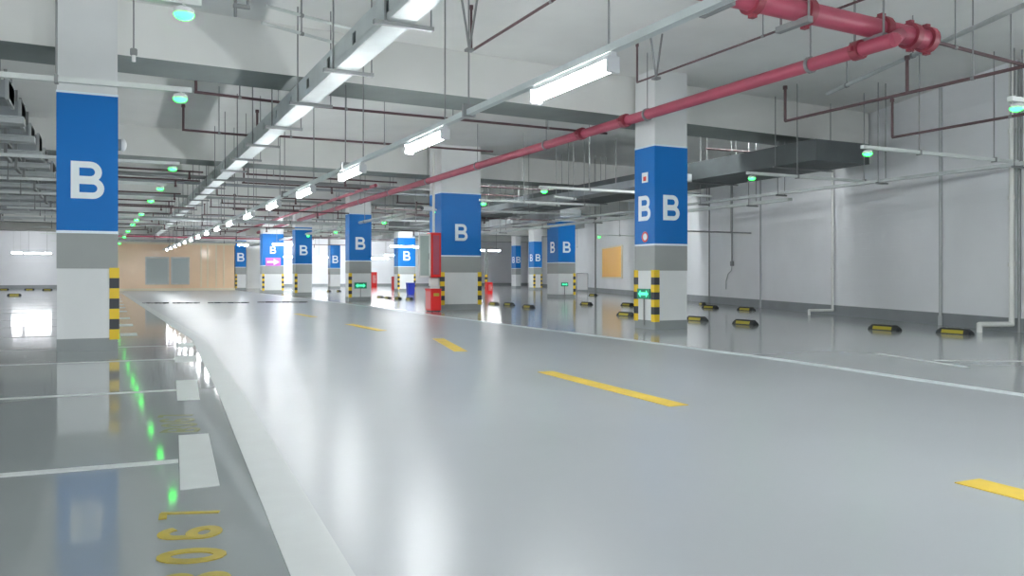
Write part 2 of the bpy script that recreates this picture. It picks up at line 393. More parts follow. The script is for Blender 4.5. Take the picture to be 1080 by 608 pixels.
# column accessories
def exit_sign(px, wpl, face, name, label, glow=True, arrow=1):
    """double arrow exit plate; face = (origin, U, W)"""
    o, Uv, Wv = face; t = empty(name, o, label, 'sign'); h = wpl*.48
    mb = MB(); mb.slab(Vector((0, 0, 0)), Uv, Z1, Wv, [(-wpl/2, -h/2), (wpl/2, -h/2), (wpl/2, h/2), (-wpl/2, h/2)], .02); mb.build('plate', 'sign_green', t)
    mb = MB(); W2 = Wv*.021; s = wpl
    mb.slab(W2, Uv, Z1, Wv, [(-.40*s, 0), (-.22*s, .17*s), (-.22*s, .07*s), (.22*s, .07*s), (.22*s, .17*s), (.40*s, 0), (.22*s, -.17*s), (.22*s, -.07*s), (-.22*s, -.07*s), (-.22*s, -.17*s)], .004)
    mb.build('arrow', 'sign_glow', t)
    mb = MB(); mb.slab(Vector((0, 0, -h/2)), Uv, Z1, Wv, [(-.012, -.42), (.012, -.42), (.012, 0), (-.012, 0)], .012); mb.build('cable', 'rod_steel', t)
    return t
def side_face(c, z, yoff=0):                   # left (-X) face of a column
    b = c; w = [x for x in C.objects if x.parent == b and x.name.startswith('shaft')][0]
    xs = [v.co.x for v in w.data.vertices]; return (Vector((b.location.x+min(xs)-.01, b.location.y+yoff, z)), -Y1, -X1)
def front_face(c, z, xoff=0):
    b = c; w = [x for x in C.objects if x.parent == b and x.name.startswith('shaft')][0]
    ys = [v.co.y for v in w.data.vertices]; return (Vector((b.location.x+xoff, b.location.y+min(ys)-.01, z)), X1, -Y1)
exit_sign(0, .34, side_face(colR, .56), 'exit_sign', 'green double arrow exit sign low on the right centre column')
exit_sign(0, .42, front_face(colD, .52, 0), 'exit_sign', 'green arrow exit sign low on the column right of the lane end')
exit_sign(0, .30, front_face(colJ, .52, -.1), 'exit_sign', 'small glowing green exit sign low on the column left of the orange board')
o, Uv, Wv = side_face(colR, 2.42, -.0)
t = empty('notice_plate', o, 'small white notice with red print high on the right centre column', 'sign')
MB().slab(Vector((0, 0, 0)), Uv, Z1, Wv, [(-.06, -.08), (.10, -.08), (.10, .08), (-.06, .08)], .006).build('plate', 'letter_white', t)
MB().slab(Wv*.0065, Uv, Z1, Wv, [(-.02, -.055), (.06, -.055), (.06, .015), (-.02, .015)], .002).build('print', 'red_ink', t)
o, Uv, Wv = side_face(colR, 1.47, -.02)
t = empty('round_sign', o, 'small round red and white sign just above the grey band of the right column', 'sign')
MB().slab(Vector((0, 0, 0)), Uv, Z1, Wv, ell(0, 0, .085, .085, 0, 345, 23), .006).build('disc', 'red_ink', t)
MB().slab(Wv*.0065, Uv, Z1, Wv, ell(0.01, 0, .055, .055, 0, 345, 23), .002).build('face', 'letter_white', t)
# pink arrow sign on colF
o, Uv, Wv = front_face(colF, 1.75)
t = empty('direction_sign', o, 'violet-blue direction panel with small white B and pink arrow on a far column', 'sign')
MB().slab(Vector((0, 0, 0)), Uv, Z1, Wv, [(-.36, -.42), (.36, -.42), (.36, -.02), (-.36, -.02)], .02).build('panel', 'pink_ink', t)
mb = MB(); s = .3
mb.slab(Wv*.021+Vector((0, 0, -.23)), Uv, Z1, Wv, [(-s, -.05), (0.02, -.05), (0.02, -.16), (s, 0), (.02, .16), (.02, .05), (-s, .05)], .004); mb.build('arrow', 'letter_white', t)
mb = MB(); big_B(mb, Vector((-.15, 0, .18)), X1, -Y1, .36); mb.build('letter_b', 'letter_white', t)

# hydrant cabinet with its glass door open, and the extinguisher box, beside colC
sf = side_face(colC, 0)[0]
t = empty('hydrant_cabinet', Vector((sf.x-.145, front_face(colC, 0)[0].y+.12, 0)), 'tall red hydrant cabinet on the wide column with white framed glass door open', 'fire cabinet')
mb = MB(); mb.box((0, 0, 1.36), (.27, .30, 1.10), bev=.012); mb.build('body', 'box_red', t)
mb = MB(); mb.box((0, -.162, 1.36), (.16, .02, .96), bev=.004); mb.build('front_panel', 'pipe_red', t)
dr = MB()
for (cx, cz, sx, szz) in ((-.30, .83, .30, .05), (-.30, 1.85, .30, .05), (-.435, 1.34, .04, 1.06), (-.165, 1.34, .04, 1.06)): dr.box((cx, -.15, cz), (sx, .035, szz))
door = dr.build('door', 'frame_white', t)
MB().box((-.30, -.15, 1.34), (.24, .01, .98)).build('glass', 'panel_glass', door)
MB().tube((-.20, -.18, 1.25), (-.20, -.18, 1.40), .01).build('handle', 'rod_steel', door)
mb = MB(); mb.path([(0, .02, 1.9), (0, .02, 3.9)], .035); mb.build('riser_pipe', 'pvc', t)
mb = MB(); mb.box((0, .02, .70), (.2, .16, .22), bev=.01); mb.build('hose_box', 'frame_white', t)
e = at(457, 328.5)
t = empty('extinguisher_box', e, 'red floor-standing extinguisher box at the foot of the wide column', 'extinguisher box')
mb = MB(); mb.box((0, 0, .27), (.26, .40, .50), bev=.015); mb.build('body', 'box_red', t)
MB().box((0, 0, .525), (.28, .42, .03), bev=.006).build('lid', 'box_red', t)
MB().box((-.133, 0, .27), (.008, .34, .42)).build('side_panel', 'box_pink', t)
MB().box((0, -.203, .40), (.14, .008, .07)).build('label_plate', 'stop_yellow', t)
for sx in (-.09, .09):
    MB().box((sx, 0, .012), (.04, .34, .024)).build('foot', 'black_rubber', t)
# camera on bracket
cp = side_face(colC, 2.5)[0]+Vector((-.0, -.1, 0))
t = empty('security_camera', cp, 'white security camera on the left side of the wide column', 'camera')
MB().tube((0, 0, 0), (-.12, 0, 0), .02).build('bracket', 'frame_white', t)
MB().box((-.25, -.02, .02), (.30, .12, .12), rz=.3, bev=.02).build('housing', 'frame_white', t)
MB().tube((-.385, -.06, .02), (-.41, -.07, .02), .045, 12).build('lens', 'guard_black', t)
# blue bin, small red boxes in the distance
p = at(433, 311)
t = empty('waste_bin', p, 'small blue bin in front of the far column left of the hydrant cabinet', 'bin')
mb = MB(); n = 4
mb.add([(-.14, -.12, 0), (.14, -.12, 0), (.14, .12, 0), (-.14, .12, 0), (-.17, -.15, .5), (.17, -.15, .5), (.17, .15, .5), (-.17, .15, .5)], [(3, 2, 1, 0), (4, 5, 6, 7), (0, 1, 5, 4), (1, 2, 6, 5), (2, 3, 7, 6), (3, 0, 4, 7)]); mb.build('body', 'bin_blue', t)
MB().box((0, 0, .515), (.37, .33, .04), bev=.012).build('lid', 'bin_blue', t)
for (x, y, w_, h_, l) in ((416.5, 306, .35, .8, 'red hydrant box standing left of the far blue column'), (394, 303.8, .42, 1.1, 'distant red cabinet seen right of the arrow-sign column'), (515.5, 310.5, .26, .55, 'small red extinguisher box just right of the wide column')):
    t = empty('fire_box', at(x, y), l, 'fire cabinet')
    MB().box((0, 0, h_/2), (w_, .3, h_), bev=.012).build('body', 'box_red', t)
    MB().box((0, -.156, h_*.55), (w_*.6, .012, h_*.5)).build('door', 'box_pink', t)
    MB().box((w_*.2, -.168, h_*.55), (.02, .012, .1)).build('handle', 'frame_white', t)
p = at(513, 310)
t = empty('slim_post', p, 'slim brown post with striped guard behind the wide column', 'post')
MB().box((0, 0, 1.05), (.14, .14, 2.1), bev=.01).build('post', 'column_base', t)
guard(t, -.07, -.07, -1, -1, .1, .9)

# ------------------------------------------------------------------ wheel stops
def wheel_stop():
    t = empty('wheel_stop', (0, 0, 0), 'x', 'wheel stop')
    L, W, H = .52, .14, .085; mb = MB(); sec = [(-W/2, 0), (W/2, 0), (W/2*.72, H*.75), (W/2*.5, H), (-W/2*.5, H), (-W/2*.72, H*.75)]
    ys = [(-L/2, .55), (-L/2+.06, 1), (L/2-.06, 1), (L/2, .55)]; vs = []
    for y, k in ys: vs += [(s[0], y, s[1]*k) for s in sec]
    fs = [tuple(range(6)), tuple(range(23, 17, -1))]
    for a in range(3):
        for i in range(6): fs.append((a*6+i, a*6+(i+1) % 6, a*6+6+(i+1) % 6, a*6+6+i))
    mb.add(vs, fs); mb.build('body', 'black_rubber', t)
    for sx in (-1, 1):
        mb = MB(); a = math.atan2(W/2*.28, H*.75)
        mb.add([(sx*(W/2*.98+.002), -L/2+.09, .012), (sx*(W/2*.98+.002), L/2-.09, .012), (sx*(W/2*.74+.002), L/2-.09, H*.72), (sx*(W/2*.74+.002), -L/2+.09, H*.72),
                (sx*(W/2*.98-.004), -L/2+.09, .012), (sx*(W/2*.98-.004), L/2-.09, .012), (sx*(W/2*.74-.004), L/2-.09, H*.72), (sx*(W/2*.74-.004), -L/2+.09, H*.72)],
               [(0, 1, 2, 3), (7, 6, 5, 4), (0, 4, 5, 1), (1, 5, 6, 2), (2, 6, 7, 3), (3, 7, 4, 0)])
        mb.build('reflective_strip', 'stop_yellow', t)
    for y in (-.13, .13): MB().tube((0, y, H-.002), (0, y, H+.004), .015, 8).build('bolt', 'rod_steel', t)
    return t
ws0 = wheel_stop(); first = True
stops = [(933, 348.5, 'yellow and black wheel stop nearer the camera, left of the near pair by the wall'), (1007, 352.5, 'yellow and black wheel stop beside the bent white drain pipe'),
 (786, 342.5, 'wheel stop on the floor well right of the right centre column'), (735, 338.5, 'wheel stop touching the view of the right centre column on its right side'),
 (749, 325.5, 'wheel stop behind the one right of the column, near the wall'), (787, 327.8, 'wheel stop near the wall under the small wall box'),
 (741, 322, 'flat looking wheel stop close to the wall foot right of the column'), (660, 333.5, 'wheel stop just left of the right centre column'),
 (662, 322.8, 'dark wheel stop left of the right centre column, farther of two'), (618.5, 321.8, 'dark wheel stop between the two B-faced columns'),
 (625.5, 312.2, 'small wheel stop below the orange board'), (557.5, 325, 'dark wheel stop in the open bay right of the wide column'), (521, 321.8, 'far wheel stop just right of the wide column'),
 (537, 322.5, 'far wheel stop second right of the wide column'), (432, 316.5, 'far dark wheel stop below the blue bin'), (420, 315.8, 'far dark wheel stop left of the blue bin'), (409, 315, 'far dark wheel stop near the arrow sign column, nearer the bin'), (401, 314.4, 'far dark wheel stop nearest the arrow sign column'),
 (347, 308, 'far wheel stop left of the slim blue column'), (357.5, 308, 'far wheel stop under the slim blue column'), (4, 306, 'far wheel stop at the left edge of the photo'), (31, 306, 'far wheel stop left of the big column, middle of three'), (50, 306.3, 'far wheel stop just left of the big column'), (15, 312, 'far wheel stop nearer than the other ones on the left')]
for i, (x, y, l) in enumerate(stops):
    o = ws0 if i == 0 else copy_tree(ws0); p = at(x, y); o.location = (p.x, p.y, 0.0); o['label'] = l; o['group'] = 'wheel stops'
    o.rotation_euler.z = 0 if x > 400 else (PI/2 if x < 100 else 0.0)
    if x == 741 : o.rotation_euler.z = -.5

# speed bump strip across the lane far away
for k, (xa, xb, y) in enumerate(((151, 177, 320.3), (183, 210, 320.2), (220, 262, 319.9), (272, 324, 319.3))):
    a, b = at(xa, y), at(xb, y); t = empty('speed_bump', (a+b)/2, 'thin dark rubber speed strip across the far lane, %s from the left' % ('first', 'second', 'third', 'fourth')[k], 'speed bump', 'rubber speed strips')
    L = (b-a).length; ang = math.atan2((b-a).y, (b-a).x); t.rotation_euler.z = ang; n = 6
    for i in range(n): MB().box((-L/2+L*(i+.5)/n, 0, .015), (L/n-.02, .22, .03), bev=.008).build('segment', 'guard_black' if i % 2 else 'rod_steel', t)

# ------------------------------------------------------------------ lamps
ZL = 2.23
def lamp(L=1.2, name='tube_lamp'):
    t = empty(name, (0, 0, 0), 'x', 'ceiling light')
    mb = MB(); mb.add([(-.02, y, .06) for y in (-L/2, L/2)]+[(.02, y, .06) for y in (-L/2, L/2)]+[(.025, y, .02) for y in (-L/2, L/2)]+[(-.025, y, .02) for y in (-L/2, L/2)],
                      [(0, 1, 3, 2), (2, 3, 5, 4), (4, 5, 7, 6), (6, 7, 1, 0), (0, 2, 4, 6), (1, 7, 5, 3)]); mb.build('housing', 'lamp_case', t)
    mb = MB(); mb.tube((0, -L/2+.03, -.028), (0, L/2-.03, -.028), .038, 12); mb.build('tube', 'tube_light', t)
    for s in (-1, 1): MB().box((0, s*(L/2-.012), -.02), (.10, .024, .11), bev=.006).build('end_cap', 'lamp_case', t)
    return t
l0 = lamp(1.08)
MB().tube((.04, -.42, .03), (.04, -.42, SL-ZL), .008, 6).build('suspension_wire', 'rod_steel', l0)
p1, p6 = at(607, 84, ZL), at(245, 235, ZL)
LX = 2.55
ys = [p1.y+i*2.62 for i in range(-4, 16)]
LXs = (p1.x+p6.x)/2
nvis = 0
r0 = Vector((p1.x+.03, YF+3, ZL+.086)); r1 = Vector((at(245, 235, ZL).x-.2, YB-14, ZL+.086))
for i, y in enumerate(ys):
    o = l0 if i == 0 else copy_tree(l0); k = i-4
    if 0 <= k:
        px = [(607, 84), (462, 149), (384, 182), (329, 202), (292, 216), (266, 227), (245, 235)]
        P = at(*px[k], ZL) if k < 7 else Vector((at(245, 235, ZL).x-.05*(k-6), at(245, 235, ZL).y+2.65*(k-6), ZL))
        o.location = P; lab = 'bright tube lamp over the lane, %s in its row' % ORD[k]
    else:
        o.location = (p1.x+.03, p1.y+2.7*k, ZL); lab = 'tube lamp over the lane, out of view behind the camera'
    o.location.x = r0.x+(r1.x-r0.x)*(o.location.y-r0.y)/(r1.y-r0.y)
    o['label'] = lab; o['group'] = 'tube lamps over the lane'
# trunking the lamps hang on
a = at(757, 0, ZL+.12); 
t = empty('lighting_trunking', Vector((p1.x, p1.y, ZL)), 'slim grey lighting trunking hung over the lane above the tube lamps', 'trunking'); O = t.location
d = r1-r0; mid = (r0+r1)/2-O; mb = MB(); mb.box(mid, (.06, d.length, .05), rz=math.atan2(-d.x, d.y)); mb.build('trunk', 'tray_steel', t)
yy = p1.y-6.6
while yy < 46:
    q = r0+d*((yy-r0.y)/d.y)-O
    mb = MB(); mb.tube(q, (q.x, q.y, SL-ZL-.0), .008, 6); mb.box(q+Vector((0, 0, .02)), (.12, .035, .11)); mb.build('hanger_rod', 'rod_steel', t); yy += 4.2
# lamps of the neighbouring aisles, across the view
far = [(40, 267, 1.3), (430, 260, 1.6), (302, 257.5, 1.1), (283, 270.5, 1.2), (343, 271.5, 1.2), (399, 272.5, 1.4), (515, 264, 1.3), (412, 269, .8), (18, 266.5, .5), (256, 258, .4), (305, 271, .9)]
dn = ['far left of the big column', 'above the far column behind the bin', 'left of the second arrow column', 'left of the pink arrow column', 'beside the slim far blue column', 'above the distant red cabinet', 'right of the wide column', 'left of the far blue column', 'at the far left edge', 'over the narrow far column', 'low between two blue columns']
l1 = lamp(1.2)
for q in (-.4, .4): MB().tube((0, q, .05), (0, q, SL-2.35+.01), .007, 6).build('suspension_wire', 'rod_steel', l1)
l2 = lamp(1.2)
for i, (x, y, L) in enumerate(far):
    o = l1 if i == 0 else copy_tree(l1); P = at(x, y, 2.35)
    if P.y > YB-3: kk = (YB-3)/P.y; P = Vector((P.x*kk, P.y*kk, CH+(2.35-CH)*kk))
    o.location = P; o.rotation_euler.z = PI/2; o.scale = (1, L, 1)
    o['label'] = 'far tube lamp set across the view, '+dn[i]; o['group'] = 'far aisle lamps'
# added fill lamps beyond the frame, over the right wall bays and left bays
n = 0; used = False
for X, y0 in ((-9.0, -4), (-18.0, -4), (10.3, -6), (-9.0, 4.5), (-18.0, 4.5), (-12.0, 13), (-12.0, 21), (-12.0, 29), (-12.0, 37), (-20, 45)):
    for j in range(7 if X == 10.3 else 3):
        Y = y0+j*(1.6 if X == 10.3 else 2.7)
        o = copy_tree(l2) if used else l2; used = True; o.location = (X, Y, 2.6); o['label'] = 'added fill tube lamp beyond the frame, brightening the walls and ceiling'; o['group'] = 'lamps outside the view'

for sl in [o for o in C.objects if o.get('group') == 'lamps outside the view']:
    for q in (-.4, .4): MB().tube((0, q, .05), (0, q, SL-2.6), .007, 6).build('suspension_wire', 'rod_steel', sl)
l3 = lamp(1.2); used = False  # extra fill lamps, hidden behind the beams to brighten bays and right wall
for k in range(-1, 6):
    for X in (-14.0, -6.5, 9.6, 11.5, 13.4, 15.4, 17.5, 20.5):
        Y = beamY(X, k)+1.04
        if Y > YB-2 or X > wall_x(Y)-1.2: continue
        o = copy_tree(l3) if used else l3; used = True; o.location = (X, Y, SL-.058); o.rotation_euler.z = PI/2; o.scale = (1, 1.15, 1)
        o['label'] = 'added fill tube lamp fixed to the slab behind a ceiling beam'; o['group'] = 'added fill lamps behind the beams'

# ------------------------------------------------------------------ green bay indicators on conduit arms
ZS = 2.45
def indicator(p, to, label, rods=(1.3, 4.0), up=.06, rz=0):
    """lens at p; conduit arm runs from above it to x = to"""
    t = empty('bay_indicator', p, label, 'indicator light', 'green bay indicator lights', rz)
    mb = MB(); mb.tube((0, 0, .0), (0, 0, .03), .06, 14); mb.tube((0, 0, .03), (0, 0, .045), .06, 14, 0, .035); mb.build('housing', 'conduit_white', t)
    mb = MB(); mb.ball((0, 0, 0), .06, 14, 8, 0, .6); mb.build('lens', 'green_lens', t)
    mb = MB(); mb.tube((0, 0, .04), (0, 0, up), .012, 8); s = 1 if to > p.x else -1
    L = abs(to-p.x); mb.box((s*(L/2-.05), 0, up+.02), (L+.1, .055, .045)); mb.build('conduit_arm', 'conduit_white', t)
    for r in rods:
        if r < L:
            mb = MB(); mb.tube((s*r, 0, up+.0), (s*r, 0, SL-p.z), .009, 6); mb.box((s*r, 0, up+.02), (.03, .075, .07)); mb.build('hanger_rod', 'rod_steel', t)
    return t
gl = [(194, 15), (190, 104), (182, 178), (169, 199), (159, 212), (149, 226), (144, 232), (140, 237), (135, 244), (131, 250), (126, 257)]
for i, (x, y) in enumerate(gl):
    p = at(x, y, ZS)
    indicator(p, p.x-(4.5 if i < 2 else 3.0), 'green indicator lamp over the left bays, %s in its row' % ORD[i], rods=((.98, 3.2) if i < 2 else (.9, 2.4)), rz=-.05)
gr = [(1072, 114, 5, 'near the upper right edge of the photo'), (915, 162, 3.5, 'right of the dark duct end'), (793, 188, 3, 'right of the right centre column'), (574, 202, 4, 'left of the right centre column'),
      (510, 215, 3, 'at the right edge of the wide column'), (461, 224, 4, 'on the left edge of the wide column'), (405, 235, 3, 'between the wide column and arrow-sign column'), (376, 241, 3, 'in front of the arrow-sign column'),
      (354, 245, 2.5, 'just left of the arrow-sign column'), (325, 249, 2.5, 'in front of the column left of the arrow sign'), (632, 250, 2, 'left of the right column above the orange board'), (648, 263, 2, 'in front of the orange board')]
for x, y, L, l in gr:
    p = at(x, y, ZS)
    xe = min(p.x+L, wall_x(p.y)-.15)
    indicator(p, xe, 'green indicator lamp '+l, rods=(1.0, 2.6))

# ------------------------------------------------------------------ services
def run(name, label, cat, a, b, m, r=None, sec=None, hang=0, hm='rod_steel', group=None, drops=(), dm=None, dl=.4, clamps=False):
    """straight pipe (r) or rectangular duct (sec = width, height) from a to b, with hanger rods to the slab every `hang` metres"""
    a = Vector(a); b = Vector(b); O = a.copy(); d = b-a; L = d.length; u = d.normalized()
    t = empty(name, O, label, cat, group)
    mb = MB()
    if r: mb.tube((0, 0, 0), d, r, 14 if r > .05 else 8)
    else:
        ang = math.atan2(-d.x, d.y); mb.box(d/2, (sec[0], L, sec[1]), rz=ang)
    mb.build('pipe' if r else 'duct', m, t)
    if hang:
        n = max(1, int(L/hang)); pts = [u*(hang*(i+.35)) for i in range(n) if hang*(i+.35) < L]
        side = Vector((-u.y, u.x, 0)); top = SL-O.z
        for q in pts:
            mb = MB()
            if r:
                mb.tube(q, (q.x, q.y, top), max(.008, r*.12), 6); mb.tube(q-u*.02, q+u*.02, r*1.25, 12)
            else:
                hw = sec[0]/2+.04
                for s in (-1, 1): mb.tube(q+side*hw*s-Z1*(sec[1]/2+.03), Vector((q.x+side.x*hw*s, q.y+side.y*hw*s, top)), .009, 6)
                mb.tube(q+side*(hw+.05)-Z1*(sec[1]/2+.02), q-side*(hw+.05)-Z1*(sec[1]/2+.02), .018, 6)
            mb.build('hanger', hm, t)
    for s, l in drops:
        q = u*s; mb = MB(); mb.tube(q, q+Z1*l, r or .012, 8)
        e = q+Z1*l; mb.tube(e, e+Z1*(.05 if l > 0 else -.05), (r or .012)*1.6, 8); mb.build('drop', dm or m, t)
    return t
# perforated cable tray over the lane
ZTb = 2.95
ta = at(352.5, 74, ZTb); tX = ta.x
wt = at(352.5, 87, ZTb); 
rX = None
# width from the right edge slope
q = ray(352.5, 90.5); 
XR_ = at(365.5, 74.5, ZTb).x
t = empty('cable_tray', (tX, ta.y, ZTb), 'long pale perforated cable tray running down the lane under the ceiling', 'cable tray'); O = t.location
y0, y1 = YF+4-O.y, YB-10-O.y; wT = .22; hT = .24; L = y1-y0; th = .012
mb = MB(); mb.box((wT/2, (y0+y1)/2, th/2), (wT, L, th)); mb.build('bottom', 'tray_steel', t)
for sx in (0, wT):
    mb = MB(); mb.box((sx, (y0+y1)/2, .035), (th, L, .07)); mb.box((sx, (y0+y1)/2, hT-.03), (th, L, .06))
    yy = y0
    while yy < y1:
        mb.box((sx, yy, hT/2), (th, .86, hT-.12)); yy += 1.0
    mb.build('side_rail', 'tray_steel', t)
mb = MB(); mb.box((wT/2, (y0+y1)/2, hT-.01), (wT, L, .01)); mb.build('cover', 'tray_steel', t)
yb = at(352.5, 75, ZTb-.02).y-O.y-1.0*3
bys = sorted([at(411.8, 25, ZTb-.02).y-O.y, at(352.5, 75, ZTb-.02).y-O.y]); st = bys[1]-bys[0]
for i in range(-4, 24):
    y = bys[0]+st*i
    mb = MB(); mb.box((wT/2+.03, y, -.02), (wT+.30, .04, .035)); mb.tube((-.02, y, -.04), (-.02, y, SL-ZTb), .009, 6); mb.tube((wT+.16, y, -.04), (wT+.16, y, SL-ZTb), .007, 6)
    mb.build('bracket', 'rod_steel', t)

# white conduit pair beside the tray
run('ceiling_conduit', 'upper white conduit crossing above the left bays to the cable tray', 'conduit', at(280, 6, 3.6), at(369, 30, 3.6), 'conduit_white', r=.018, hang=1.2)
run('ceiling_conduit', 'lower white conduit crossing above the left bays to the cable tray', 'conduit', at(276, 24, 3.45), at(371, 50, 3.45), 'conduit_white', r=.018, hang=1.4)

# red fire mains
ZR = 3.2
pa = at(760, 97, ZR); ra = run('fire_pipe', 'long red fire pipe running over the right bays beside the columns', 'pipe', (pa.x, at(960, 45, ZR).y, ZR), (pa.x+.2, 46, ZR), 'pipe_red', r=.075, hang=3.1)
for Yc in [at(655, 127, ZR).y, at(610, 141, ZR).y, at(915, 55, ZR).y]:
    q = Vector((0, Yc-ra.location.y, 0)); mb = MB(); mb.tube(q-Y1*.05, q+Y1*.05, .10, 14); mb.box(q+Vector((.11, 0, 0)), (.05, .05, .05)); mb.box(q-Vector((.11, 0, 0)), (.05, .05, .05)); mb.build('coupling', 'pipe_grip', ra)
ZM = 3.42
ma, mbp = at(757, -8, ZM), at(977, 42, ZM)
rm = run('fire_main', 'thick red fire main crossing the upper right corner of the ceiling', 'pipe', ma-(mbp-ma)*.7, mbp, 'pipe_red', r=.105)
dm_ = (mbp-ma).normalized(); Lm = (mbp-(ma-(mbp-ma)*.7)).length
for s in (Lm, Lm-.28, Lm-.75, Lm-1.9, Lm-2.6):
    q = dm_*s; mb = MB(); mb.tube(q-dm_*.045, q+dm_*.045, .14, 16); mb.box(q+Vector((0, 0, .14)), (.06, .06, .05)); mb.box(q-Vector((0, 0, .14)), (.06, .06, .05)); mb.build('coupling', 'pipe_grip', rm)
for s in (Lm-.9, Lm-2.0, Lm-3.0):
    q = dm_*s; mb = MB(); mb.box(q+Vector((0, .05, -.125)), (.07, .42, .06)); mb.tube(q+Vector((0, .22, -.12)), q+Vector((0, .22, SL-ZM)), .012, 6); mb.tube(q+Vector((0, -.14, -.12)), q+Vector((0, -.14, SL-ZM)), .012, 6); mb.build('hanger', 'rod_steel', rm)
c0 = dm_*(Lm-.45); mb = MB(); mb.tube(c0, Vector((pa.x, at(960, 45, ZR).y+.0, ZR))-rm.location, .07, 12); mb.build('branch_joint', 'pipe_red', rm)
run('sprinkler_pipe', 'thin dark red pipe leaving the end cap of the thick fire main', 'pipe', mbp+dm_*.1, at(1100, 74, ZM-.1), 'sprinkler_red', r=.022, hang=1.1)
# sprinkler lines parallel to the lane, right side
def par(x, y, Z, yA, yB): p = at(x, y, Z); return Vector((p.x, yA, Z)), Vector((p.x, yB, Z))
a, b = par(1080, 70, 3.05, at(1080, 70, 3.05).y-2, at(812, 126, 3.05).y); run('sprinkler_pipe', 'dark sprinkler pipe hanging below the fire main end at right', 'pipe', a, b, 'sprinkler_red', r=.02, hang=1.9, drops=((b.y-a.y, .45), (3.4, .4)))
a, b = par(1080, 120.5, 2.8, at(1080, 120.5, 2.8).y-2, at(931, 144, 2.8).y); run('sprinkler_pipe', 'dark sprinkler pipe near the right wall ending in an upturned riser', 'pipe', a, b, 'sprinkler_red', r=.018, hang=1.6, drops=((b.y-a.y, .5),))
a, b = par(960, 26, 3.5, at(1000, -20, 3.5).y, at(860, 60, 3.5).y)
a, b = at(873, 99, 3.6), at(1090, 1, 3.6); run('ceiling_conduit', 'grey conduit slanting up to the top right corner', 'conduit', a, b, 'galvanised', r=.03, hang=1.6)
a, b = par(700, 70, 3.55, 4, at(672, 87, 3.55).y); run('sprinkler_pipe', 'thin dark pipe just right of the nearest tube lamp', 'pipe', (at(672, 87, 3.55).x, 3, 3.55), (at(672, 87, 3.55).x, at(672, 87, 3.55).y, 3.55), 'sprinkler_red', r=.014, hang=1.7, drops=((at(672, 87, 3.55).y-3, .5),))
a = at(497, 54, 3.55); run('sprinkler_pipe', 'thin dark pipe left of the nearest tube lamp at the top', 'pipe', (a.x, 2, 3.55), (a.x, a.y, 3.55), 'sprinkler_red', r=.016, hang=1.5, drops=((a.y-2, .5),))
# silver trunking along the right bays
a, b = par(945, 189, 2.45, at(1080, 172, 2.45).y-3, 30); run('wall_trunking', 'bright silver cable trunking running in front of the right wall', 'trunking', a, b, 'galvanised', sec=(.10, .05), hang=2.3)
a = at(810, 213, 2.35); run('wall_trunking', 'lower grey trunking behind the silver one, right of the column', 'trunking', (a.x, a.y-.6, 2.35), (a.x, 32, 2.35), 'conduit_white', sec=(.12, .06), hang=3)
a = at(792, 246, 2.0); run('ceiling_conduit', 'short dark conduit end in front of the right wall', 'conduit', a, a+Vector((-2.4, 0, 0)), 'rod_steel', r=.02, hang=2.0)
# air ducts
a = at(900, 172, 2.84); yD = a.y; run('air_duct', 'dark air duct over the right bays ending beside a green lamp', 'duct', (a.x-.25, yD, 3.02), (a.x-.25, yD+24, 3.02), 'dark_duct', sec=(1.3, .36), hang=2.6)
a = at(810, 200, 2.7); run('air_duct', 'lower narrow dark duct left of the larger one at right', 'duct', (10.35, a.y, 2.84), (10.35, a.y+16, 2.84), 'duct_steel', sec=(.5, .16), hang=3)
# transverse sprinkler branches in each bay
runs = [((205, 97), (312, 110), 'left of the tray below the first beam', .2), ((322, 111), (640, 141), 'crossing right of the tray below the first beam', .0), ((192, 137), (262, 143), 'behind the second green lamp', .25),
        ((270, 142), (520, 160), 'right of the tray, second behind the beam', .0), ((745, 157), (826, 163), 'right of the right centre column', .18)]
for (p, q, l, dz) in runs:
    Zp = 3.3; A, B = at(*p, Zp), at(*q, Zp); Lr = (B-A).length
    run('sprinkler_pipe', 'dark sprinkler branch '+l, 'pipe', A, B, 'sprinkler_red', r=.02, hang=1.7, drops=((.02 if l[0] != 'r' or 'tray' in l else Lr, .38),))
names = ['over the middle bays', 'beyond the middle bays', 'over the far bays']
i = 0
for k in range(1, 5):
    for q, Z in ((.15, 3.36), (.42, 3.40), (.62, 2.8), (.85, 3.38)):
        for (xa, xb) in ((-1.0, 2.2), (2.9, 7.0), (8.8, 14.0)):
            Y = beamY(0, k+q-.0)+.25; j = random.uniform(0, .6)
            if xb > wall_x(Y)-.4: xb = wall_x(Y)-.4
            run('sprinkler_pipe', 'thin dark sprinkler branch crossing under the %s' % ('far ceiling, one of many alike'), 'pipe', (xa+j, Y, Z), (xb-abs(j), Y+.03*(xb-xa), Z), 'sprinkler_red', r=.022, hang=1.9, group='far ceiling sprinkler branches', drops=((.05, .4), (2.5, -.14)))
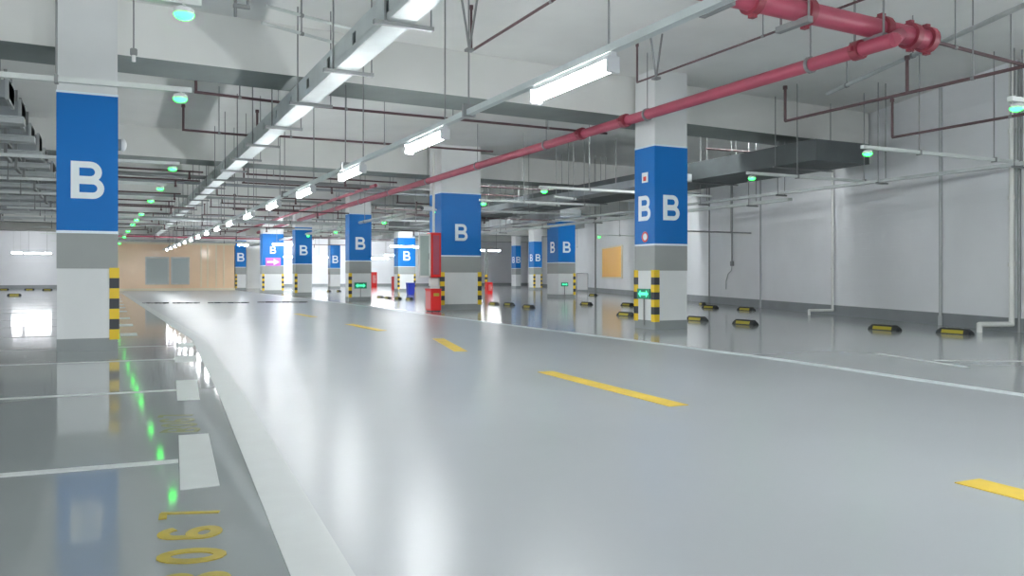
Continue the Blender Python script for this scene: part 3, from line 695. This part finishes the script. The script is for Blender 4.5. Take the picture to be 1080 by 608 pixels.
# wide steel ducts and trays crossing at the far left, stacked one behind the other
XE = -1.14
for i, Y in enumerate((8.6, 12.2, 13.8, 15.4, 17.0, 18.4, 20.8, 22.4, 24.0, 26.2, 29.6, 32.5)):
    h = (.34, .22, .30, .16)[i % 4]
    t = empty('steel_duct', (XE, Y, 3.0), 'galvanised duct crossing the far left ceiling, %s of the stacked row' % ORD[i], 'duct', 'left ceiling ducts'); Ld = (9.0 if i else 5.0)
    mb = MB(); mb.box((-Ld/2, 0, .18), (Ld, .62, h)); mb.build('duct', 'duct_steel', t)
    for q in (.02, 1.4, 2.8, 4.2): MB().box((-q, 0, .18), (.04, .68, h+.06)).build('flange', 'galvanised', t)
    for q in (.35, 2.2, 4.0, 6.4):
        if q > Ld: continue
        mb = MB()
        for sy in (-.36, .36): mb.box((-q, sy, (SL-3.0)/2-.14), (.045, .045, SL-3.0+.28))
        mb.box((-q, 0, -.26), (.05, .80, .05)); mb.box((-q, 0, -.03), (.05, .80, .04)); mb.build('hanger', 'rod_steel', t)
    t = empty('cable_ladder', (XE+.15, Y-.1, 2.78), 'pale cable trunking below the left ducts, %s from the camera' % ORD[i], 'cable tray', 'left ceiling trunkings')
    MB().box((-Ld/2, 0, .03), (Ld, .28, .07)).build('trunk', 'galvanised', t)
    MB().box((-Ld/2, .0, .075), (Ld, .30, .012)).build('lid', 'tray_steel', t)
# pipes crossing the whole garage in the middle distance
mids = [(2, 2.78, .06, 'galvanised'), (2.5, 2.8, .03, 'conduit_white'), (3.1, 3.38, .075, 'duct_steel'), (3.6, 2.78, .04, 'pipe_red'), (4.2, 2.78, .06, 'galvanised'), (4.7, 2.8, .05, 'conduit_white'), (1.12, 3.37, .05, 'rod_steel'), (1.3, 3.38, .04, 'duct_steel')]
for i, (k, Z, r, m) in enumerate(mids):
    Y = beamY(0, k)+1.6
    run('service_pipe', '%s service pipe crossing the ceiling of the middle distance, %s from the camera' % ({'galvanised': 'galvanised', 'conduit_white': 'white', 'duct_steel': 'grey', 'pipe_red': 'red', 'rod_steel': 'dark'}[m], ORD[i]), 'pipe', (-1.2, Y, Z), (8.9, Y+.6, Z), m, r=r, hang=3.0)
a = at(690, 200, 2.6)
for i, (x, y, Z, m) in enumerate(((640, 219, 2.5, 'conduit_white'), (660, 212, 2.6, 'conduit_white'), (630, 228, 2.5, 'galvanised'))):
    p = at(x, y, Z); run('service_conduit', 'pale conduit crossing left of the right centre column, %s of three' % ('upper', 'middle', 'lower')[i], 'conduit', (p.x-2.0, p.y-.15, Z), (min(p.x+2.5, 9.5), p.y+.1, Z), m, r=.025, hang=1.9)
# drop ducts right of the wide column, and ducts parallel to the lane on the right
run('air_duct', 'broad grey duct running over the right bays behind the wide column', 'duct', (15.2, 26, 3.15), (15.2, 50, 3.15), 'duct_steel', sec=(.9, .3), hang=3)
for x, Z, m, l in ((6.6, 3.36, 'pipe_red', 'slim red pipe above the line of columns right of the lane'), (7.45, 2.62, 'galvanised', 'slim steel pipe above the line of columns right of the lane')):
    run('service_pipe', l, 'pipe', (x, 22, Z), (x, 50, Z), m, r=.05, hang=3)
for (x, y, l) in ((495, 52, 'V-shaped pair of hanger rods left of the nearest tube lamp'), (692, 82, 'V-shaped pair of hanger rods right of the nearest tube lamp')):
    p = at(x, y, 3.5); t = empty('pipe_hanger', p, l, 'hanger'); mb = MB()
    mb.tube((0, 0, 0), (-.10, 0, SL-3.5), .014, 6); mb.tube((0, 0, 0), (.10, 0, SL-3.5), .014, 6); mb.box((0, 0, -.01), (.09, .09, .03)); mb.build('rod', 'rod_steel', t)
cb = at(131, 141, 2.35); cb = Vector((big.location.x+.36, big.location.y-.1, 2.38))
t = empty('wall_siren', cb, 'small white rounded fixture on the right side of the nearest column', 'siren')
MB().ball((.0, 0, 0), .042, 12, 8, 0, 1.8).build('cover', 'frame_white', t); MB().box((-.04, 0, 0), (.05, .10, .12)).build('bracket', 'rod_steel', t)
p = at(141, 53, 3.2); t = empty('drop_box', p, 'small grey box on a rod just right of the nearest column top', 'junction box')
MB().tube((0, 0, 0), (0, 0, SL-3.19), .008, 6).build('rod', 'rod_steel', t); MB().box((0, 0, -.02), (.07, .07, .07), bev=.01).build('box', 'rod_steel', t); MB().tube((0, 0, -.055), (.0, 0, -.12), .02, 8).build('nozzle', 'frame_white', t)
p = at(255, 10, 3.5); t = empty('ceiling_bracket', p, 'dark U-shaped bracket at the top edge above the second green lamp', 'bracket')
MB().path([(-.06, 0, SL-3.5), (-.06, 0, -.08)], .016, 6).build('arm', 'rod_steel', t); MB().path([(.06, 0, SL-3.5), (.06, 0, .02)], .016, 6).build('arm', 'rod_steel', t); MB().box((0, 0, .03), (.16, .06, .03)).build('crossbar', 'rod_steel', t)
# thin loose hanging rods from the ceiling
for x, y, Z, l in ((487, 118, 2.5, 'long'), (465, 78, 2.9, 'short'), (447, 86, 2.9, 'pale')):
    pass

# ------------------------------------------------------------------ things on the right wall
def wall_pipe(pts, r, m, name, label, cat='pipe', group=None):
    o = pts[0]; t = MB().path([p-o for p in pts], r, 10).build(name, m); t.location = o; return tag(t, label, cat, group)
def wp(x, z, off=.06): p = on_wall(x, 300, off); return Vector((p.x, p.y, z))
p1_ = wp(1067, SL, .09); p2_ = wp(1067, .12, .09); p3_ = Vector((p2_.x, p2_.y, 0)) + (at(1033, 347.5, .05)-p2_)*1.0; p3_.z = .12
t = empty('drain_pipe', p2_, 'white drain pipe with bent foot at the right end of the wall', 'pipe')
O = p2_; MB().path([p1_-O, Vector((0, 0, 0)), p3_-O, p3_-O+Vector((0, 0, -.12))], .04, 12).build('pipe', 'pvc', t)
for z in (.9, 1.9, 2.9): MB().tube((0, 0, z-.03), (0, 0, z+.03), .052, 12).build('clamp', 'pvc', t)
p2_ = wp(878, .10, .07); p1_ = wp(878, SL, .07); p3_ = p2_+(-RT)*.55-FW*.12
t = empty('drain_pipe', p2_, 'slim drain pipe with bent foot in the middle of the right wall', 'pipe'); O = p2_
MB().path([p1_-O, Vector((0, 0, 0)), p3_-O, p3_-O+Vector((0, 0, -.10))], .028, 12).build('pipe', 'pvc', t)
for z in (.9, 1.9, 2.9): MB().tube((0, 0, z-.02), (0, 0, z+.02), .037, 12).build('clamp', 'pvc', t)
for x, r, m, l in ((1075, .022, 'rod_steel', 'grey conduit beside the white drain pipe'), (992, .028, 'seam', 'dark vertical joint strip on the right wall'), (802, .022, 'seam', 'grey vertical joint strip left of the slim drain pipe'), (748, .02, 'rod_steel', 'dark vertical conduit just right of the right centre column')):
    a = wp(x, .0, .03); t = empty('wall_conduit', a, l, 'conduit'); MB().tube((0, 0, 0), (0, 0, SL-.02), r, 8).build('pipe', m, t)
    MB().tube((0, 0, 0), (0, 0, .16), r*1.5, 8).build('foot', m, t)
a = wp(772, 1.2, .05); t = empty('wall_conduit', a, 'thin wall conduit ending in a small box with a drooping cable', 'conduit')
MB().tube((0, 0, .06), (0, 0, SL-1.2), .022, 8).build('pipe', 'rod_steel', t); MB().box((0, 0, 0), (.12, .08, .14), rz=math.atan2(WD.y, WD.x), bev=.01).build('box', 'rod_steel', t)
cps = [Vector((0, 0, -.07)), WD*.05+Vector((0, 0, -.2)), WD*.3+Vector((0, 0, -.3)), WD*.45+Vector((0, 0, -.5)), WD*.47+Vector((0, 0, -.75))]
MB().path(cps, .014, 8).build('cable', 'seam', t)
# orange board
a = on_wall(635.5, 293, .05); b = on_wall(656, 293, .05); c = on_wall(645, 261, .05)
t = empty('notice_board', (a+b)/2, 'orange-yellow board on the right wall left of the right centre column', 'board')
d = b-a; L = d.length; H = c.z-a.z; ang = math.atan2(d.y, d.x); mb = MB(); mb.box((0, 0, H/2), (L, .04, H), rz=ang); mb.build('panel', 'orange_board', t)
fr = MB()
for z in (0, H): fr.box((0, 0, z), (L+.08, .07, .06), rz=ang)
for s in (-1, 1): fr.box(d.normalized()*s*L/2+Z1*H/2, (.06, .07, H), rz=ang)
fr.build('frame', 'cream', t)
# posts near it
for x, yb_, l in ((628, 312, 'thin dark post left of the orange board'), (661, 310, 'thin dark post between the orange board and the right centre column')):
    p = at(x, yb_); t = empty('thin_post', p, l, 'post'); MB().tube((0, 0, 0), (0, 0, 3.44 if x == 628 else SL), .04, 8).build('pole', 'rod_steel', t); MB().box((0, 0, .01), (.2, .2, .02)).build('foot_plate', 'rod_steel', t)
# small frame (trolley rack) by the far column
p = at(614, 310.5); t = empty('barrier_frame', p, 'small grey barrier frame standing beside the far two-faced column', 'barrier')
mb = MB(); mb.path([(-.3, 0, 0), (-.3, 0, .95), (.3, 0, .95), (.3, 0, 0)], .022); mb.build('frame', 'rod_steel', t); MB().box((0, 0, .55), (.56, .02, .7)).build('panel', 'far_wall', t)

# ------------------------------------------------------------------ tan lobby at the end of the lane
la, lb = at(98, 307.3), at(249, 306.6)
lw = lb.x-la.x; ly = (la.y+lb.y)/2
t = MB().box((la.x+lw/2, ly+3, 1.42), (lw, 6, 2.56)).build('wall_lobby', 'lobby_orange'); tag(t, kind='structure')
t = MB().box((la.x+lw/2, ly+3, 3.4), (lw+.1, 6.05, 1.4)).build('wall_lobby_upper', 'beam_paint'); tag(t, kind='structure')
t = MB().box((la.x+lw/2, ly+2.96, .07), (lw+.06, 6.1, .14)).build('baseboard_lobby', 'cream'); tag(t, kind='structure')
t = MB().box((la.x+lw/2, ly-.03, 2.66), (lw+.1, .08, .10)).build('trim_1', 'cream'); tag(t, kind='structure')
for i, (x0, x1) in enumerate(((154.5, 177), (181.5, 198.5))):
    xa = ray(x0, 300); xb = ray(x1, 300); A = xa.x/xa.y*ly; B = xb.x/xb.y*ly
    d_ = empty('door_%d' % (i+1), ((A+B)/2, ly-.03, 0), None, None); d_['kind'] = 'structure'
    w_ = B-A; MB().box((0, 0, 1.12), (w_, .06, 1.42)).build('door_leaf', 'door_grey', d_)
    fr = MB()
    for s in (-1, 1): fr.box((s*(w_/2+.03), -.01, 1.12), (.06, .08, 1.5))
    fr.box((0, -.01, 1.87), (w_+.12, .08, .06)); fr.box((0, -.01, .38), (w_+.12, .08, .06)); fr.build('door_frame', 'galvanised', d_)
# wall seams
for i, x in enumerate((212, 219, 228, 236)):
    xa = ray(x, 300); MB_ = MB().box((xa.x/xa.y*ly, ly-.012, 1.4), (.06, .03, 2.4)).build('trim_%d' % (i+2), 'cream'); tag(MB_, kind='structure')
# white partition wall between the far columns
a, b = at(260, 304.5), at(276, 304.5)
t = MB().box(((a.x+b.x)/2, a.y, 1.35), (b.x-a.x, .3, 2.7)).build('wall_partition', 'column_white'); tag(t, kind='structure')

# ------------------------------------------------------------------ world, camera, view
w = bpy.data.worlds.new('World'); bpy.context.scene.world = w; w.use_nodes = True
w.node_tree.nodes['Background'].inputs['Color'].default_value = (.93, .97, 1, 1)
w.node_tree.nodes['Background'].inputs['Strength'].default_value = 1.25
cam = bpy.data.cameras.new('Camera'); co = bpy.data.objects.new('Camera', cam); C.objects.link(co)
cam.sensor_width = 36; cam.lens = F/1080*36; cam.shift_y = -13/1080; cam.clip_start = .02; cam.clip_end = 300
co.location = (0, 0, CH); co.rotation_euler = (PI/2, 0, -TH)
bpy.context.scene.camera = co
vs = bpy.context.scene.view_settings; vs.view_transform = 'Standard'; vs.look = 'None'; vs.gamma = 1; vs.use_curve_mapping = False; vs.exposure = 1.2
